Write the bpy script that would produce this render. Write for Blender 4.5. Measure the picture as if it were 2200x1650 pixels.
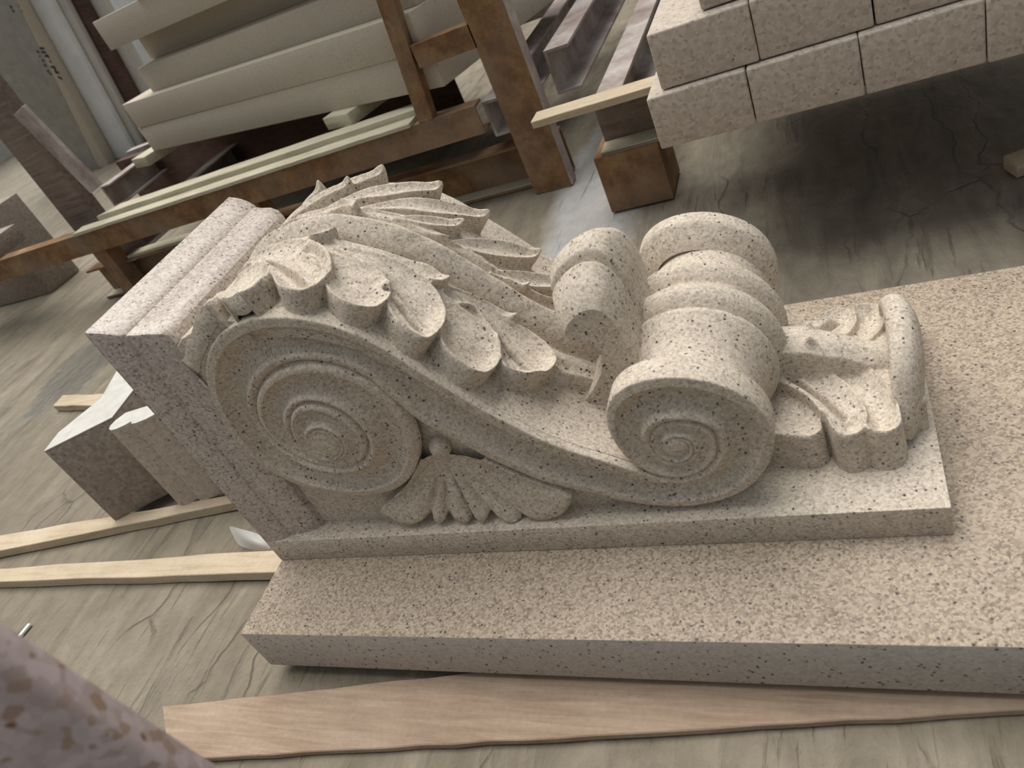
import bpy, bmesh, math, random
import numpy as np
from mathutils import Matrix, Vector
from mathutils.geometry import tessellate_polygon

# ------------------------------------------------------------------ camera, light
scene = bpy.context.scene
C = scene.collection
for o in list(bpy.data.objects):
    bpy.data.objects.remove(o)
# camera orientation from the vanishing points of the slab (frame 2200 x 1650)
PP = np.array([1100., 825.])
_vy = np.array([1690., -700.]) - PP
_nd = np.array([2230., 3070.]) - PP
FPX = math.sqrt(-_vy @ _nd)
_Y = np.r_[_vy, FPX]; _Y /= np.linalg.norm(_Y)
_Z = -np.r_[_nd, FPX]; _Z /= np.linalg.norm(_Z)
_X = np.cross(_Y, _Z); _X /= np.linalg.norm(_X)
RC = np.stack([_X, _Y, _Z], 1)                     # camera <- world
CAM = -RC.T @ (np.array([(515 - 1100) / FPX, (1362 - 825) / FPX, 1.0]) * 1.2)

cd = bpy.data.cameras.new('camera'); cam = bpy.data.objects.new('camera', cd); C.objects.link(cam)
cd.sensor_width = 36; cd.lens = FPX / 2200 * 36; cd.clip_start = .02
cam.matrix_world = Matrix(((RC[0, 0], -RC[1, 0], -RC[2, 0], CAM[0]),
                           (RC[0, 1], -RC[1, 1], -RC[2, 1], CAM[1]),
                           (RC[0, 2], -RC[1, 2], -RC[2, 2], CAM[2]), (0, 0, 0, 1)))
cd.dof.use_dof = True; cd.dof.focus_distance = 1.28; cd.dof.aperture_fstop = 6.5
scene.camera = cam

w = bpy.data.worlds.new('world'); scene.world = w; w.use_nodes = True
bg = w.node_tree.nodes['Background']
_tc = w.node_tree.nodes.new('ShaderNodeTexCoord'); _sp = w.node_tree.nodes.new('ShaderNodeSeparateXYZ'); _rp = w.node_tree.nodes.new('ShaderNodeValToRGB')
w.node_tree.links.new(_tc.outputs['Generated'], _sp.inputs[0]); w.node_tree.links.new(_sp.outputs['Z'], _rp.inputs[0]); w.node_tree.links.new(_rp.outputs[0], bg.inputs[0])
_rp.color_ramp.elements[0].position = 0; _rp.color_ramp.elements[0].color = (.15, .155, .16, 1)      # overcast daylight: brightest overhead
_rp.color_ramp.elements[1].position = 1; _rp.color_ramp.elements[1].color = (.93, .965, 1, 1)
bg.inputs[1].default_value = .50
sl = bpy.data.lights.new('daylight', 'SUN'); sun = bpy.data.objects.new('daylight', sl); C.objects.link(sun)
sl.energy = 3.4; sl.angle = math.radians(55); sl.color = (1.0, .95, .88)
sun.rotation_euler = Vector((.20, -.26, -.94)).to_track_quat('-Z', 'Y').to_euler()
scene.view_settings.view_transform = 'Standard'
scene.view_settings.look = 'None'
scene.view_settings.exposure = 0.15
scene.view_settings.gamma = 1.0

def ray(p):
    return RC.T @ np.r_[(np.asarray(p, float) - PP) / FPX, 1.0]
def on(p, ax, val):
    """point on the plane axis=val seen at pixel p"""
    r = ray(p); return CAM + (val - CAM[ax]) / r[ax] * r

# ------------------------------------------------------------------ materials
class NT:
    def __init__(s, name):
        s.m = bpy.data.materials.new(name); s.m.use_nodes = True
        s.t = s.m.node_tree; s.b = s.t.nodes['Principled BSDF']
    def n(s, typ, **kw):
        nd = s.t.nodes.new(typ)
        for k, v in kw.items():
            if k in nd.inputs.keys(): nd.inputs[k].default_value = v
            else: setattr(nd, k, v)
        return nd
    def l(s, a, b): s.t.links.new(a, b)
    def coord(s, scale=(1, 1, 1), rot=(0, 0, 0)):
        tc = s.n('ShaderNodeTexCoord'); mp = s.n('ShaderNodeMapping')
        mp.inputs['Scale'].default_value = scale; mp.inputs['Rotation'].default_value = rot
        s.l(tc.outputs['Object'], mp.inputs[0]); return mp.outputs[0]
    def noise(s, co, scale, detail=4, rough=.55, dist=0):
        nd = s.n('ShaderNodeTexNoise', Scale=scale, Detail=detail, Roughness=rough, Distortion=dist)
        s.l(co, nd.inputs['Vector']); return nd.outputs['Fac']
    def ramp(s, fac, stops, interp='LINEAR'):
        nd = s.n('ShaderNodeValToRGB'); cr = nd.color_ramp; cr.interpolation = interp
        while len(cr.elements) < len(stops): cr.elements.new(.5)
        for e, (p, c) in zip(cr.elements, stops):
            e.position = p; e.color = (*c, 1) if not isinstance(c, (int, float)) else (c, c, c, 1)
        s.l(fac, nd.inputs[0]); return nd.outputs[0]
    def mix(s, fac, a, b, mode='MIX'):
        nd = s.n('ShaderNodeMix', data_type='RGBA', blend_type=mode)
        for inp, v in ((nd.inputs[0], fac), (nd.inputs[6], a), (nd.inputs[7], b)):
            if isinstance(v, (int, float)): inp.default_value = v
            elif isinstance(v, tuple): inp.default_value = (*v, 1)
            else: s.l(v, inp)
        return nd.outputs[2]
    def math(s, op, a, b=0.0):
        nd = s.n('ShaderNodeMath', operation=op)
        for inp, v in ((nd.inputs[0], a), (nd.inputs[1], b)):
            if isinstance(v, (int, float)): inp.default_value = v
            else: s.l(v, inp)
        return nd.outputs[0]
    def bump(s, h, strength=.3, dist=.002):
        nd = s.n('ShaderNodeBump', Strength=strength, Distance=dist)
        s.l(h, nd.inputs['Height']); s.l(nd.outputs[0], s.b.inputs['Normal'])
    def fin(s, col, rough=.85, spec=.3):
        if isinstance(col, tuple): s.b.inputs['Base Color'].default_value = (*col, 1)
        else: s.l(col, s.b.inputs['Base Color'])
        if isinstance(rough, (int, float)): s.b.inputs['Roughness'].default_value = rough
        else: s.l(rough, s.b.inputs['Roughness'])
        s.b.inputs['Specular IOR Level'].default_value = spec
        return s.m

def granite(name, light, mid, dark, speck=(.04, .038, .042), cell=230, contrast=1.0, speck_amt=.90,
            rough=.8, spec=.3, bump=.25, speck_scale=170, tone=.25):
    s = NT(name); co = s.coord()
    ds = s.n('ShaderNodeTexNoise', Scale=260, Detail=2); s.l(co, ds.inputs['Vector'])
    v1 = s.n('ShaderNodeVectorMath', operation='MULTIPLY_ADD')
    s.l(ds.outputs['Color'], v1.inputs[0]); v1.inputs[1].default_value = (.004, .004, .004); s.l(co, v1.inputs[2])
    vo = s.n('ShaderNodeTexVoronoi', Scale=cell); s.l(v1.outputs[0], vo.inputs['Vector'])
    sep = s.n('ShaderNodeSeparateColor'); s.l(vo.outputs['Color'], sep.inputs[0])
    avg = tuple((a + b) / 2 for a, b in zip(light, mid))
    def k(c): return tuple(avg[i] + (c[i] - avg[i]) * contrast for i in range(3))
    col = s.ramp(sep.outputs[0], [(.0, k(dark)), (.18, k(mid)), (.5, k(avg)), (.72, k(light)), (1., k(tuple(min(1, x * 1.12) for x in light)))])
    big = s.noise(co, 9, 4, .6)
    col = s.mix(tone, col, s.ramp(big, [(.3, mid), (.7, light)]), 'MIX')
    fine = s.noise(co, 900, 2, .5)
    col = s.mix(.35 * contrast, col, s.ramp(fine, [(.3, .55), (.7, 1.0)]), 'MULTIPLY')
    vs = s.n('ShaderNodeTexVoronoi', Scale=speck_scale); s.l(v1.outputs[0], vs.inputs['Vector'])
    sp = s.n('ShaderNodeSeparateColor'); s.l(vs.outputs['Color'], sp.inputs[0])
    m1 = s.math('GREATER_THAN', sp.outputs[1], speck_amt)
    m2 = s.ramp(vs.outputs['Distance'], [(.18, 1.0), (.38, 0.0)])
    clump = s.ramp(s.noise(co, 28, 3, .6), [(.32, .25), (.55, 1.0)])
    mk = s.math('MULTIPLY', s.math('MULTIPLY', m1, m2), clump)
    col = s.mix(mk, col, speck)
    hh = s.math('ADD', s.math('MULTIPLY', s.noise(co, 420, 3, .6), .6), s.math('MULTIPLY', s.noise(co, 60, 3, .5), .8))
    s.bump(hh, bump, .003)
    return s.fin(col, rough, spec)

M = {}
M['carved'] = granite('carved granite', (.68, .605, .51), (.50, .435, .355), (.33, .28, .225), contrast=1.0, speck_amt=.82, bump=.30, speck_scale=175, cell=360)
M['slab'] = granite('cut granite', (.46, .385, .30), (.29, .233, .177), (.17, .135, .104), contrast=1.05, speck_amt=.84, cell=340, bump=.12, rough=.6, speck_scale=165, tone=.2)
M['sawn'] = granite('granite with front light', (.52, .475, .43), (.43, .39, .355), (.33, .30, .27), contrast=.8, speck_amt=.90, cell=270, bump=.12, speck_scale=170)  # front light on the slab sides, put into a lighter grey
M['abacus'] = granite('honed granite', (.60, .53, .47), (.44, .375, .33), (.25, .205, .18), contrast=1.15, speck_amt=.83, bump=.06, rough=.33, spec=.5, speck_scale=165, cell=300)
M['pale'] = granite('pale sawn granite', (.58, .53, .44), (.52, .46, .38), (.44, .38, .31), contrast=.55, speck_amt=.955, bump=.12, speck=(.22, .20, .18), speck_scale=120)
M['kerb'] = granite('pinkish kerb granite', (.60, .53, .455), (.48, .415, .35), (.34, .285, .235), contrast=.85, speck_amt=.92, bump=.35, speck=(.16, .15, .15), speck_scale=120, cell=170)
M['brown'] = granite('brown dusty granite', (.40, .34, .29), (.28, .235, .20), (.20, .165, .14), contrast=.8, speck_amt=.97, bump=.15, cell=130)
M['rose'] = granite('rose polished granite', (.58, .49, .50), (.45, .36, .35), (.33, .20, .11), contrast=1.0, speck_amt=.9, rough=.35, spec=.5, bump=.05, cell=120, speck=(.22, .10, .04), speck_scale=110)

def dustwhite():
    s = NT('stone dust'); co = s.coord()
    return s.fin(s.ramp(s.noise(co, 40, 4), [(.3, (.52, .51, .475)), (.7, (.62, .61, .575))]), .95, .1)
M['dust'] = dustwhite()

def rust():
    s = NT('rusty steel'); co = s.coord()
    n1 = s.noise(co, 14, 6, .65); n2 = s.noise(co, 75, 4, .6); n3 = s.noise(co, 4, 3, .5)
    col = s.ramp(n1, [(.25, (.12, .065, .034)), (.45, (.225, .125, .06)), (.6, (.31, .18, .085)), (.78, (.42, .29, .16))])
    col = s.mix(.45, col, s.ramp(n2, [(.35, .55), (.65, 1.0)]), 'MULTIPLY')
    col = s.mix(s.ramp(n3, [(.45, 0.), (.75, .55)]), col, (.30, .25, .20))
    s.bump(n2, .2, .002); return s.fin(col, .82, .3)
M['rust'] = rust()
def dustysteel():
    s = NT('dusty steel'); co = s.coord()
    n1 = s.noise(co, 7, 5, .6); n2 = s.noise(co, 60, 3, .5)
    col = s.ramp(n1, [(.3, (.24, .18, .16)), (.5, (.40, .345, .32)), (.72, (.58, .545, .52))])
    col = s.mix(.3, col, s.ramp(n2, [(.35, .6), (.65, 1.0)]), 'MULTIPLY')
    return s.fin(col, .85, .25)
M['dsteel'] = dustysteel()
def wood(name, a, b, c, dirx=True, k=1.0):
    s = NT(name); co = s.coord((1, 14, 14) if dirx else (14, 1, 14))
    n1 = s.noise(co, 5 * k, 5, .6, .6); co2 = s.coord(); n2 = s.noise(co2, 5, 4, .6); n3 = s.noise(co2, 130, 3, .6)
    col = s.ramp(n1, [(.28, c), (.5, b), (.72, a)])
    col = s.mix(s.ramp(n2, [(.4, 0.), (.72, .6)]), col, tuple(min(1, x * 1.08 + .03) for x in a))
    col = s.mix(.25, col, s.ramp(n3, [(.35, .6), (.65, 1.)]), 'MULTIPLY')
    s.bump(n1, .25, .002); return s.fin(col, .85, .2)
M['batten'] = wood('pale raw timber', (.60, .51, .38), (.52, .43, .31), (.42, .33, .22))
M['ply'] = wood('reddish plywood', (.43, .335, .255), (.345, .255, .185), (.27, .195, .14), k=1.6)
M['plydust'] = wood('dusty plywood', (.60, .56, .44), (.52, .48, .36), (.34, .32, .24))
M['darkwood'] = wood('dark timber', (.15, .09, .075), (.10, .06, .05), (.055, .034, .03))
M['oldwood'] = wood('old weathered timber', (.30, .24, .20), (.20, .155, .13), (.12, .085, .07))

def floor_mat():
    s = NT('muddy concrete'); co = s.coord(); cs = s.coord((3.4, .9, 1), (0, 0, math.radians(-12)))
    n0 = s.noise(co, 1.1, 4, .55); n1 = s.noise(cs, 4.5, 7, .62, .7); n2 = s.noise(co, 26, 6, .65); n3 = s.noise(co, 190, 3, .6)
    col = s.ramp(n1, [(.28, (.145, .122, .088)), (.44, (.225, .195, .145)), (.58, (.285, .25, .19)), (.75, (.37, .33, .255))])
    col = s.mix(s.ramp(n0, [(.42, 0.), (.62, .55)]), col, (.215, .185, .137))
    # brownish wetness behind the carved piece, with painted shade under the stack
    tc = s.n('ShaderNodeTexCoord')
    def blob(cx, cy, rx, ry, soft):
        mp = s.n('ShaderNodeMapping'); mp.inputs['Location'].default_value = (-cx / rx, -cy / ry, 0)
        mp.inputs['Scale'].default_value = (1 / rx, 1 / ry, 0); s.l(tc.outputs['Object'], mp.inputs[0])
        ln = s.n('ShaderNodeVectorMath', operation='LENGTH'); s.l(mp.outputs[0], ln.inputs[0])
        d = s.math('ADD', ln.outputs['Value'], s.math('MULTIPLY', s.math('SUBTRACT', s.noise(co, 4, 5, .65), .5), soft))
        return s.ramp(d, [(.72, 1.0), (1., 0.)])
    wet_shade = blob(1.25, 1.15, 1.15, .75, 1.1)
    col = s.mix(s.math('MULTIPLY', wet_shade, .78), col, s.ramp(n1, [(.3, (.17, .15, .118)), (.7, (.29, .26, .205))]))
    dim_front = blob(1.35, -.42, 1.0, .33, .8)  # light falling off toward the right front, painted into the floor colour
    col = s.mix(s.math('MULTIPLY', dim_front, .6), col, (.17, .155, .125))
    pud = blob(-1.62, 1.16, .17, .40, 1.6)
    col = s.mix(s.math('MULTIPLY', pud, .6), col, (.15, .145, .13))
    spill = blob(.28, 1.62, .16, .75, .7)
    col = s.mix(s.math('MULTIPLY', spill, .8), col, (.50, .50, .50))
    col = s.mix(.28, col, s.ramp(n2, [(.32, .45), (.62, 1.)]), 'MULTIPLY')
    st = s.noise(s.coord((26, 2.2, 1), (0, 0, math.radians(-12))), 1.0, 5, .6, 1.2)
    stm = s.math('MULTIPLY', s.ramp(st, [(.60, 0.), (.70, 1.)]), s.ramp(s.noise(co, 1.7, 3), [(.42, 0.), (.6, 1.)]))
    col = s.mix(s.math('MULTIPLY', stm, .55), col, (.17, .155, .125))
    # scratches and cracks
    vo = s.n('ShaderNodeTexVoronoi', Scale=2.4, feature='DISTANCE_TO_EDGE')
    cw = s.coord((2.6, .8, 1), (0, 0, math.radians(-14)))
    wv = s.n('ShaderNodeVectorMath', operation='MULTIPLY_ADD')
    nn = s.n('ShaderNodeTexNoise', Scale=5, Detail=4); s.l(co, nn.inputs['Vector'])
    s.l(nn.outputs['Color'], wv.inputs[0]); wv.inputs[1].default_value = (.35, .35, 0); s.l(cw, wv.inputs[2])
    s.l(wv.outputs[0], vo.inputs['Vector'])
    cr = s.math('MULTIPLY', s.ramp(vo.outputs['Distance'], [(.0, 1.), (.022, 0.)]), s.ramp(s.noise(co, 3.1, 3), [(.52, 0.), (.64, 1.)]))
    col = s.mix(s.math('MULTIPLY', cr, .32), col, (.15, .135, .11))
    h = s.math('ADD', s.math('MULTIPLY', n1, 1.2), s.math('ADD', s.math('MULTIPLY', n2, .75), s.math('MULTIPLY', n3, .16)))
    h = s.math('SUBTRACT', h, s.math('MULTIPLY', s.math('ADD', cr, stm), .7))
    s.bump(h, .7, .014)
    r = s.math('SUBTRACT', s.math('SUBTRACT', .82, s.math('MULTIPLY', pud, .72)), s.math('MULTIPLY', wet_shade, .08))
    return s.fin(col, r, .4)
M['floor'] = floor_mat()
def plain(name, c, r=.85, spec=.2, var=.12, sc=6):
    s = NT(name); co = s.coord()
    return s.fin(s.ramp(s.noise(co, sc, 5, .6), [(.3, tuple(x * (1 - var) for x in c)), (.7, tuple(min(1, x * (1 + var)) for x in c))]), r, spec)
M['wall'] = plain('grey plaster', (.52, .52, .50), .9)
M['white'] = plain('white sheet', (.80, .82, .84), .7)
M['cream'] = plain('cream paint', (.62, .61, .57), .8)
M['greyboard'] = plain('grey sawn stone', (.36, .35, .32), .85, .2, .12, 14)
M['ink'] = plain('black marker ink', (.06, .06, .06), .8)
M['dark'] = plain('dark rubber', (.03, .035, .04), .8)
M['plastic'] = plain('clear plastic film', (.80, .82, .82), .25, .5)
M['plastic'].node_tree.nodes['Principled BSDF'].inputs['Alpha'].default_value = .45
M['chalk'] = plain('white offcut', (.82, .82, .78), .9)

def daypane():
    s = NT('daylit glass'); s.fin((.8, .85, .9), .2, .5)
    s.b.inputs['Emission Color'].default_value = (.9, .95, 1, 1); s.b.inputs['Emission Strength'].default_value = 4.0; return s.m
M['daypane'] = daypane()

# ------------------------------------------------------------------ mesh helpers
def link(name, me, mat, parent=None, label=None, cat=None, group=None, kind=None, loc=None):
    o = bpy.data.objects.new(name, me); C.objects.link(o)
    if me is not None and mat is not None and not me.materials: me.materials.append(M[mat] if isinstance(mat, str) else mat)
    if parent: o.parent = parent
    if loc: o.location = loc
    if label: o['label'] = label
    if cat: o['category'] = cat
    if group: o['group'] = group
    if kind: o['kind'] = kind
    return o
def mesh(name, v, f, smooth=False):
    me = bpy.data.meshes.new(name); me.from_pydata([tuple(map(float, p)) for p in v], [], [tuple(q) for q in f])
    if smooth: me.polygons.foreach_set('use_smooth', [True] * len(me.polygons))
    me.update(); return me
def fix_normals(me, angle=None):
    bm = bmesh.new(); bm.from_mesh(me); bmesh.ops.recalc_face_normals(bm, faces=bm.faces)
    if angle:
        for e in bm.edges:
            e.smooth = not (len(e.link_faces) == 2 and e.calc_face_angle(0) > angle)
        for f in bm.faces: f.smooth = True
    bm.to_mesh(me); bm.free(); me.update(); return me
def gridmesh(name, P, flip=False):
    """P: (n,m,3) -> quads, smooth"""
    n, m = P.shape[:2]
    idx = np.arange(n * m).reshape(n, m)
    q = np.stack([idx[:-1, :-1], idx[1:, :-1], idx[1:, 1:], idx[:-1, 1:]], -1).reshape(-1, 4)
    if flip: q = q[:, ::-1]
    me = bpy.data.meshes.new(name)
    me.vertices.add(n * m); me.vertices.foreach_set('co', P.reshape(-1).astype(np.float32))
    me.loops.add(q.size); me.loops.foreach_set('vertex_index', q.reshape(-1).astype(np.int32))
    me.polygons.add(len(q)); me.polygons.foreach_set('loop_start', np.arange(0, q.size, 4, dtype=np.int32))
    me.polygons.foreach_set('use_smooth', np.ones(len(q), bool))
    me.update(calc_edges=True); me.validate(); return me
def boxmesh(name, sx, sy, sz, bevel=.002, seg=2, jit=0, seed=0, cz=True):
    """box with base at z=0 (cz) centred in x,y"""
    bm = bmesh.new(); bmesh.ops.create_cube(bm, size=1)
    rnd = random.Random(seed)
    for v in bm.verts:
        v.co.x *= sx; v.co.y *= sy; v.co.z *= sz
        if cz: v.co.z += sz / 2
        if jit: v.co += Vector((rnd.uniform(-jit, jit), rnd.uniform(-jit, jit), rnd.uniform(-jit, jit) * .5))
    if bevel: bmesh.ops.bevel(bm, geom=bm.edges[:], offset=bevel, segments=seg, affect='EDGES', profile=.5)
    me = bpy.data.meshes.new(name); bm.to_mesh(me); bm.free()
    fix_normals(me, math.radians(35)); return me
def box(name, mat, x0, x1, y0, y1, z0, z1, parent=None, bevel=.002, rz=0, jit=0, seed=0, **kw):
    me = boxmesh(name, x1 - x0, y1 - y0, z1 - z0, bevel, 2, jit, seed)
    o = link(name, me, mat, parent, **kw); o.location = ((x0 + x1) / 2, (y0 + y1) / 2, z0); o.rotation_euler.z = rz
    return o
def prism(name, mat, poly, axis, a, b, parent=None, bevel=0, **kw):
    """extrude a 2D polygon; axis 'x': poly=(y,z); 'y': poly=(x,z); 'z': poly=(x,y)"""
    def p3(u, v, t):
        return {'x': (t, u, v), 'y': (u, t, v), 'z': (u, v, t)}[axis]
    n = len(poly)
    v = [p3(u, w_, a) for u, w_ in poly] + [p3(u, w_, b) for u, w_ in poly]
    f = [tuple(range(n)), tuple(range(2 * n - 1, n - 1, -1))] + [(i, i + n, (i + 1) % n + n, (i + 1) % n) for i in range(n)]
    me = mesh(name, v, f)
    bm = bmesh.new(); bm.from_mesh(me); bmesh.ops.recalc_face_normals(bm, faces=bm.faces)
    if bevel: bmesh.ops.bevel(bm, geom=[e for e in bm.edges if e.calc_face_angle(0) > .6], offset=bevel, segments=2, affect='EDGES', profile=.5)
    bmesh.ops.triangulate(bm, faces=[q for q in bm.faces if len(q.verts) > 4])
    bm.to_mesh(me); bm.free(); fix_normals(me, math.radians(35))
    return link(name, me, mat, parent, **kw)
def bar(name, mat, A, B, wdt, thk, parent=None, up=(0, 0, 1), bevel=.001, **kw):
    """rectangular bar from A to B (axis through centre), width along side vector, thickness along up"""
    A = Vector(A); B = Vector(B); d = (B - A); L = d.length; d.normalize()
    u = Vector(up); s = d.cross(u).normalized(); u = s.cross(d).normalized()
    me = boxmesh(name, L, wdt, thk, bevel, 1, cz=False)
    o = link(name, me, mat, parent, **kw)
    o.matrix_world = Matrix(((d.x, s.x, u.x, (A.x + B.x) / 2), (d.y, s.y, u.y, (A.y + B.y) / 2), (d.z, s.z, u.z, (A.z + B.z) / 2), (0, 0, 0, 1)))
    return o
def thing(name, label, cat, loc=(0, 0, 0), rz=0, group=None):
    o = bpy.data.objects.new(name, None); C.objects.link(o); o.location = loc; o.rotation_euler.z = rz
    o.empty_display_size = .05
    o['label'] = label; o['category'] = cat
    if group: o['group'] = group
    return o
def smooth1(a, n):
    if n < 2: return a
    n |= 1; k = np.hanning(n + 2)[1:-1]; k /= k.sum()
    return np.convolve(np.pad(a, n // 2, mode='reflect', reflect_type='odd'), k, 'valid')
def resample(pts, n, sm=0):
    p = np.asarray(pts, float); t = np.r_[0, np.cumsum(np.linalg.norm(np.diff(p, axis=0), axis=1))]
    u = np.linspace(0, t[-1], n)
    return np.stack([smooth1(np.interp(u, t, p[:, i]), sm) for i in range(p.shape[1])], 1)
def catmull(pts, per=8, closed=True):
    p = np.asarray(pts, float); n = len(p); out = []
    for i in range(n if closed else n - 1):
        g = (lambda k: p[k % n]) if closed else (lambda k: p[min(max(k, 0), n - 1)])
        a, b, c, d = g(i - 1), g(i), g(i + 1), g(i + 2)
        for t in np.linspace(0, 1, per, endpoint=False):
            out.append(.5 * ((2 * b) + (c - a) * t + (2 * a - 5 * b + 4 * c - d) * t * t + (3 * b - a - 3 * c + d) * t ** 3))
    if not closed: out.append(p[-1])
    return np.array(out)
def sdist(X, Y, poly):
    """signed distance (positive inside) of grid points to polygon"""
    d = np.full(X.shape, 9.); ins = np.zeros(X.shape, bool); n = len(poly)
    for i in range(n):
        x1, y1 = poly[i]; x2, y2 = poly[(i + 1) % n]
        ex, ey = x2 - x1, y2 - y1; L = ex * ex + ey * ey + 1e-12
        t = np.clip(((X - x1) * ex + (Y - y1) * ey) / L, 0, 1)
        d = np.minimum(d, np.hypot(X - x1 - t * ex, Y - y1 - t * ey))
        c = ((y1 > Y) != (y2 > Y)) & (X < (x2 - x1) * (Y - y1) / (y2 - y1 + 1e-15) + x1)
        ins ^= c
    return np.where(ins, d, -d)
def ldist(X, Y, line):
    d = np.full(X.shape, 9.)
    for (x1, y1), (x2, y2) in zip(line[:-1], line[1:]):
        ex, ey = x2 - x1, y2 - y1; L = ex * ex + ey * ey + 1e-12
        t = np.clip(((X - x1) * ex + (Y - y1) * ey) / L, 0, 1)
        d = np.minimum(d, np.hypot(X - x1 - t * ex, Y - y1 - t * ey))
    return d
def sstep(a, b, x):
    t = np.clip((x - a) / (b - a), 0, 1); return t * t * (3 - 2 * t)
def blur(H, k):
    ker = np.hanning(k + 2)[1:-1]; ker /= ker.sum(); p = k // 2
    H = np.apply_along_axis(lambda a: np.convolve(np.pad(a, p, mode='edge'), ker, 'valid'), 0, H)
    return np.apply_along_axis(lambda a: np.convolve(np.pad(a, p, mode='edge'), ker, 'valid'), 1, H)

# ------------------------------------------------------------------ setting
ZF = -.11
def build_floor():
    xs = np.arange(-9, 5.01, .04); ys = np.arange(-1.6, 9.01, .04)
    X, Y = np.meshgrid(xs, ys, indexing='ij'); Z = np.zeros_like(X)
    rng = np.random.default_rng(3)
    for k in range(26):
        a = rng.uniform(0, math.pi); fq = rng.uniform(2, 11); ph = rng.uniform(0, 6.3)
        Z += np.sin((X * math.cos(a) * 1.6 + Y * math.sin(a) * .7) * fq + ph + 1.5 * np.sin(Y * 1.7 + k)) / 26
    P = np.stack([X, Y, ZF - .004 + .007 * np.clip(Z, -.57, .57)], -1)
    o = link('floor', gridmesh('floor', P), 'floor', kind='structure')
build_floor()
box('wall_back', 'wall', -9, 5, 8.2, 8.4, ZF, 3.6, bevel=0, kind='structure')

box('wall_left', 'wall', -9.2, -9, -1.6, 8.2, ZF, 3.6, bevel=0, kind='structure')
win = box('window_1', 'white', -9.0, -8.95, 4.9, 7.3, 1.2, 3.2, bevel=0, kind='structure')
for k in range(3):
    y0 = 5.0 + k * .76
    box('pane', 'daypane', .025, .030, y0 - 6.1, y0 - 6.1 + .70, .1, 1.9, win, bevel=0)
# granite slab under the carving
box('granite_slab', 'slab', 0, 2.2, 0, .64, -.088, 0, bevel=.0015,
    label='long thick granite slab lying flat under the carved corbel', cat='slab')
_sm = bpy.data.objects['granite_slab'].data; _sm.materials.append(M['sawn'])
for _p in _sm.polygons: _p.material_index = 1 if abs(_p.normal.z) < .5 else 0      # sides take the lighter grey with front light painted in

# ------------------------------------------------------------------ the corbel (local y = 0 on its centre line)
YC = .33; YS = -.175; PL = .047
corb = thing('carved_corbel', 'carved granite scroll corbel with acanthus leaves lying on the slab', 'corbel', (0, YC, 0))
def px(p, y): q = on(p, 1, y + YC); return np.array([q[0], q[2]])

def part(name, me, mat='carved', parent=None, label=None):
    return link(name, me, mat, parent or corb, label=label)

# back plate
o = box('back_plate', 'carved', 0.0, .992, -.19, .19, 0, PL, corb, bevel=.0015)

# abacus: moulded block with mitred returns
def abacus():
    prof = [(0, 0, 0), (.001, .0008, .0008), (.008, .003, .001), (.02, .007, .003), (.034, .0145, .006), (.045, .022, .010), (.047, .0245, .013), (.051, .0255, .0145),
            (.062, .0285, .0160), (.078, .031, .0175), (.092, .037, .0215), (.100, .045, .027), (.103, .055, .034), (.104, .072, .030), (.1055, .078, .060), (.16, .082, .062)]
    hw, top = .19, .489; rows = []; bev = .004
    for x, dz, dy in prof:
        y = hw - dy; z = top - dz
        r = bev
        row = [(x, -y, 0), (x, -y, z - r), (x, -y + .3 * r, z - .3 * r), (x, -y + r, z)]
        row += [(x, yy, z) for yy in np.linspace(-y + r, y - r, 12)[1:-1]]
        row += [(x, y - r, z), (x, y - .3 * r, z - .3 * r), (x, y, z - r), (x, y, 0)]
        rows.append(row)
    n = len(rows[0]); v = [p for r in rows for p in r]; f = []
    for i in range(len(rows) - 1):
        for j in range(n):
            f.append((i * n + j, i * n + (j + 1) % n, (i + 1) * n + (j + 1) % n, (i + 1) * n + j))
    f.append(tuple(range(n))); f.append(tuple(reversed(range((len(rows) - 1) * n, len(rows) * n))))
    me = mesh('abacus', v, f); fix_normals(me, math.radians(28)); part('abacus', me, 'abacus')
abacus()

# --- S scroll side
big_px = [(836, 756), (782, 726), (727, 705), (673, 688), (618, 681), (553, 683), (509, 695), (468, 715), (444, 759), (440, 795), (446, 835), (470, 890),
          (520, 965), (580, 1015), (650, 1046), (720, 1060), (790, 1064), (847, 1051), (885, 1026), (899, 977), (893, 930), (865, 875), (810, 822), (745, 792),
          (690, 780), (640, 783), (590, 800), (555, 838), (546, 870), (556, 905), (590, 945), (640, 978), (700, 996), (750, 998), (785, 978), (790, 945), (765, 910), (725, 880), (686, 865),
          (645, 866), (626, 890), (632, 925), (660, 962), (700, 984), (735, 972), (741, 950), (720, 926), (690, 915), (670, 925)]
eye_b = (700, 948)
small_px = [(1282, 1062), (1364, 1080), (1437, 1088), (1514, 1083), (1580, 1064), (1623, 1036), (1650, 1000), (1664, 960), (1661, 922), (1642, 889), (1609, 856), (1555, 829),
            (1500, 815), (1432, 810), (1377, 817), (1336, 834), (1309, 855), (1301, 889), (1306, 925), (1320, 955), (1345, 985), (1390, 1015), (1435, 1027), (1490, 1020), (1530, 992),
            (1541, 955), (1530, 925), (1500, 910), (1459, 905), (1420, 911), (1399, 930), (1404, 960), (1425, 982), (1455, 990), (1482, 980), (1490, 960), (1478, 940), (1458, 936)]
eye_s = (1450, 955)
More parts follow.
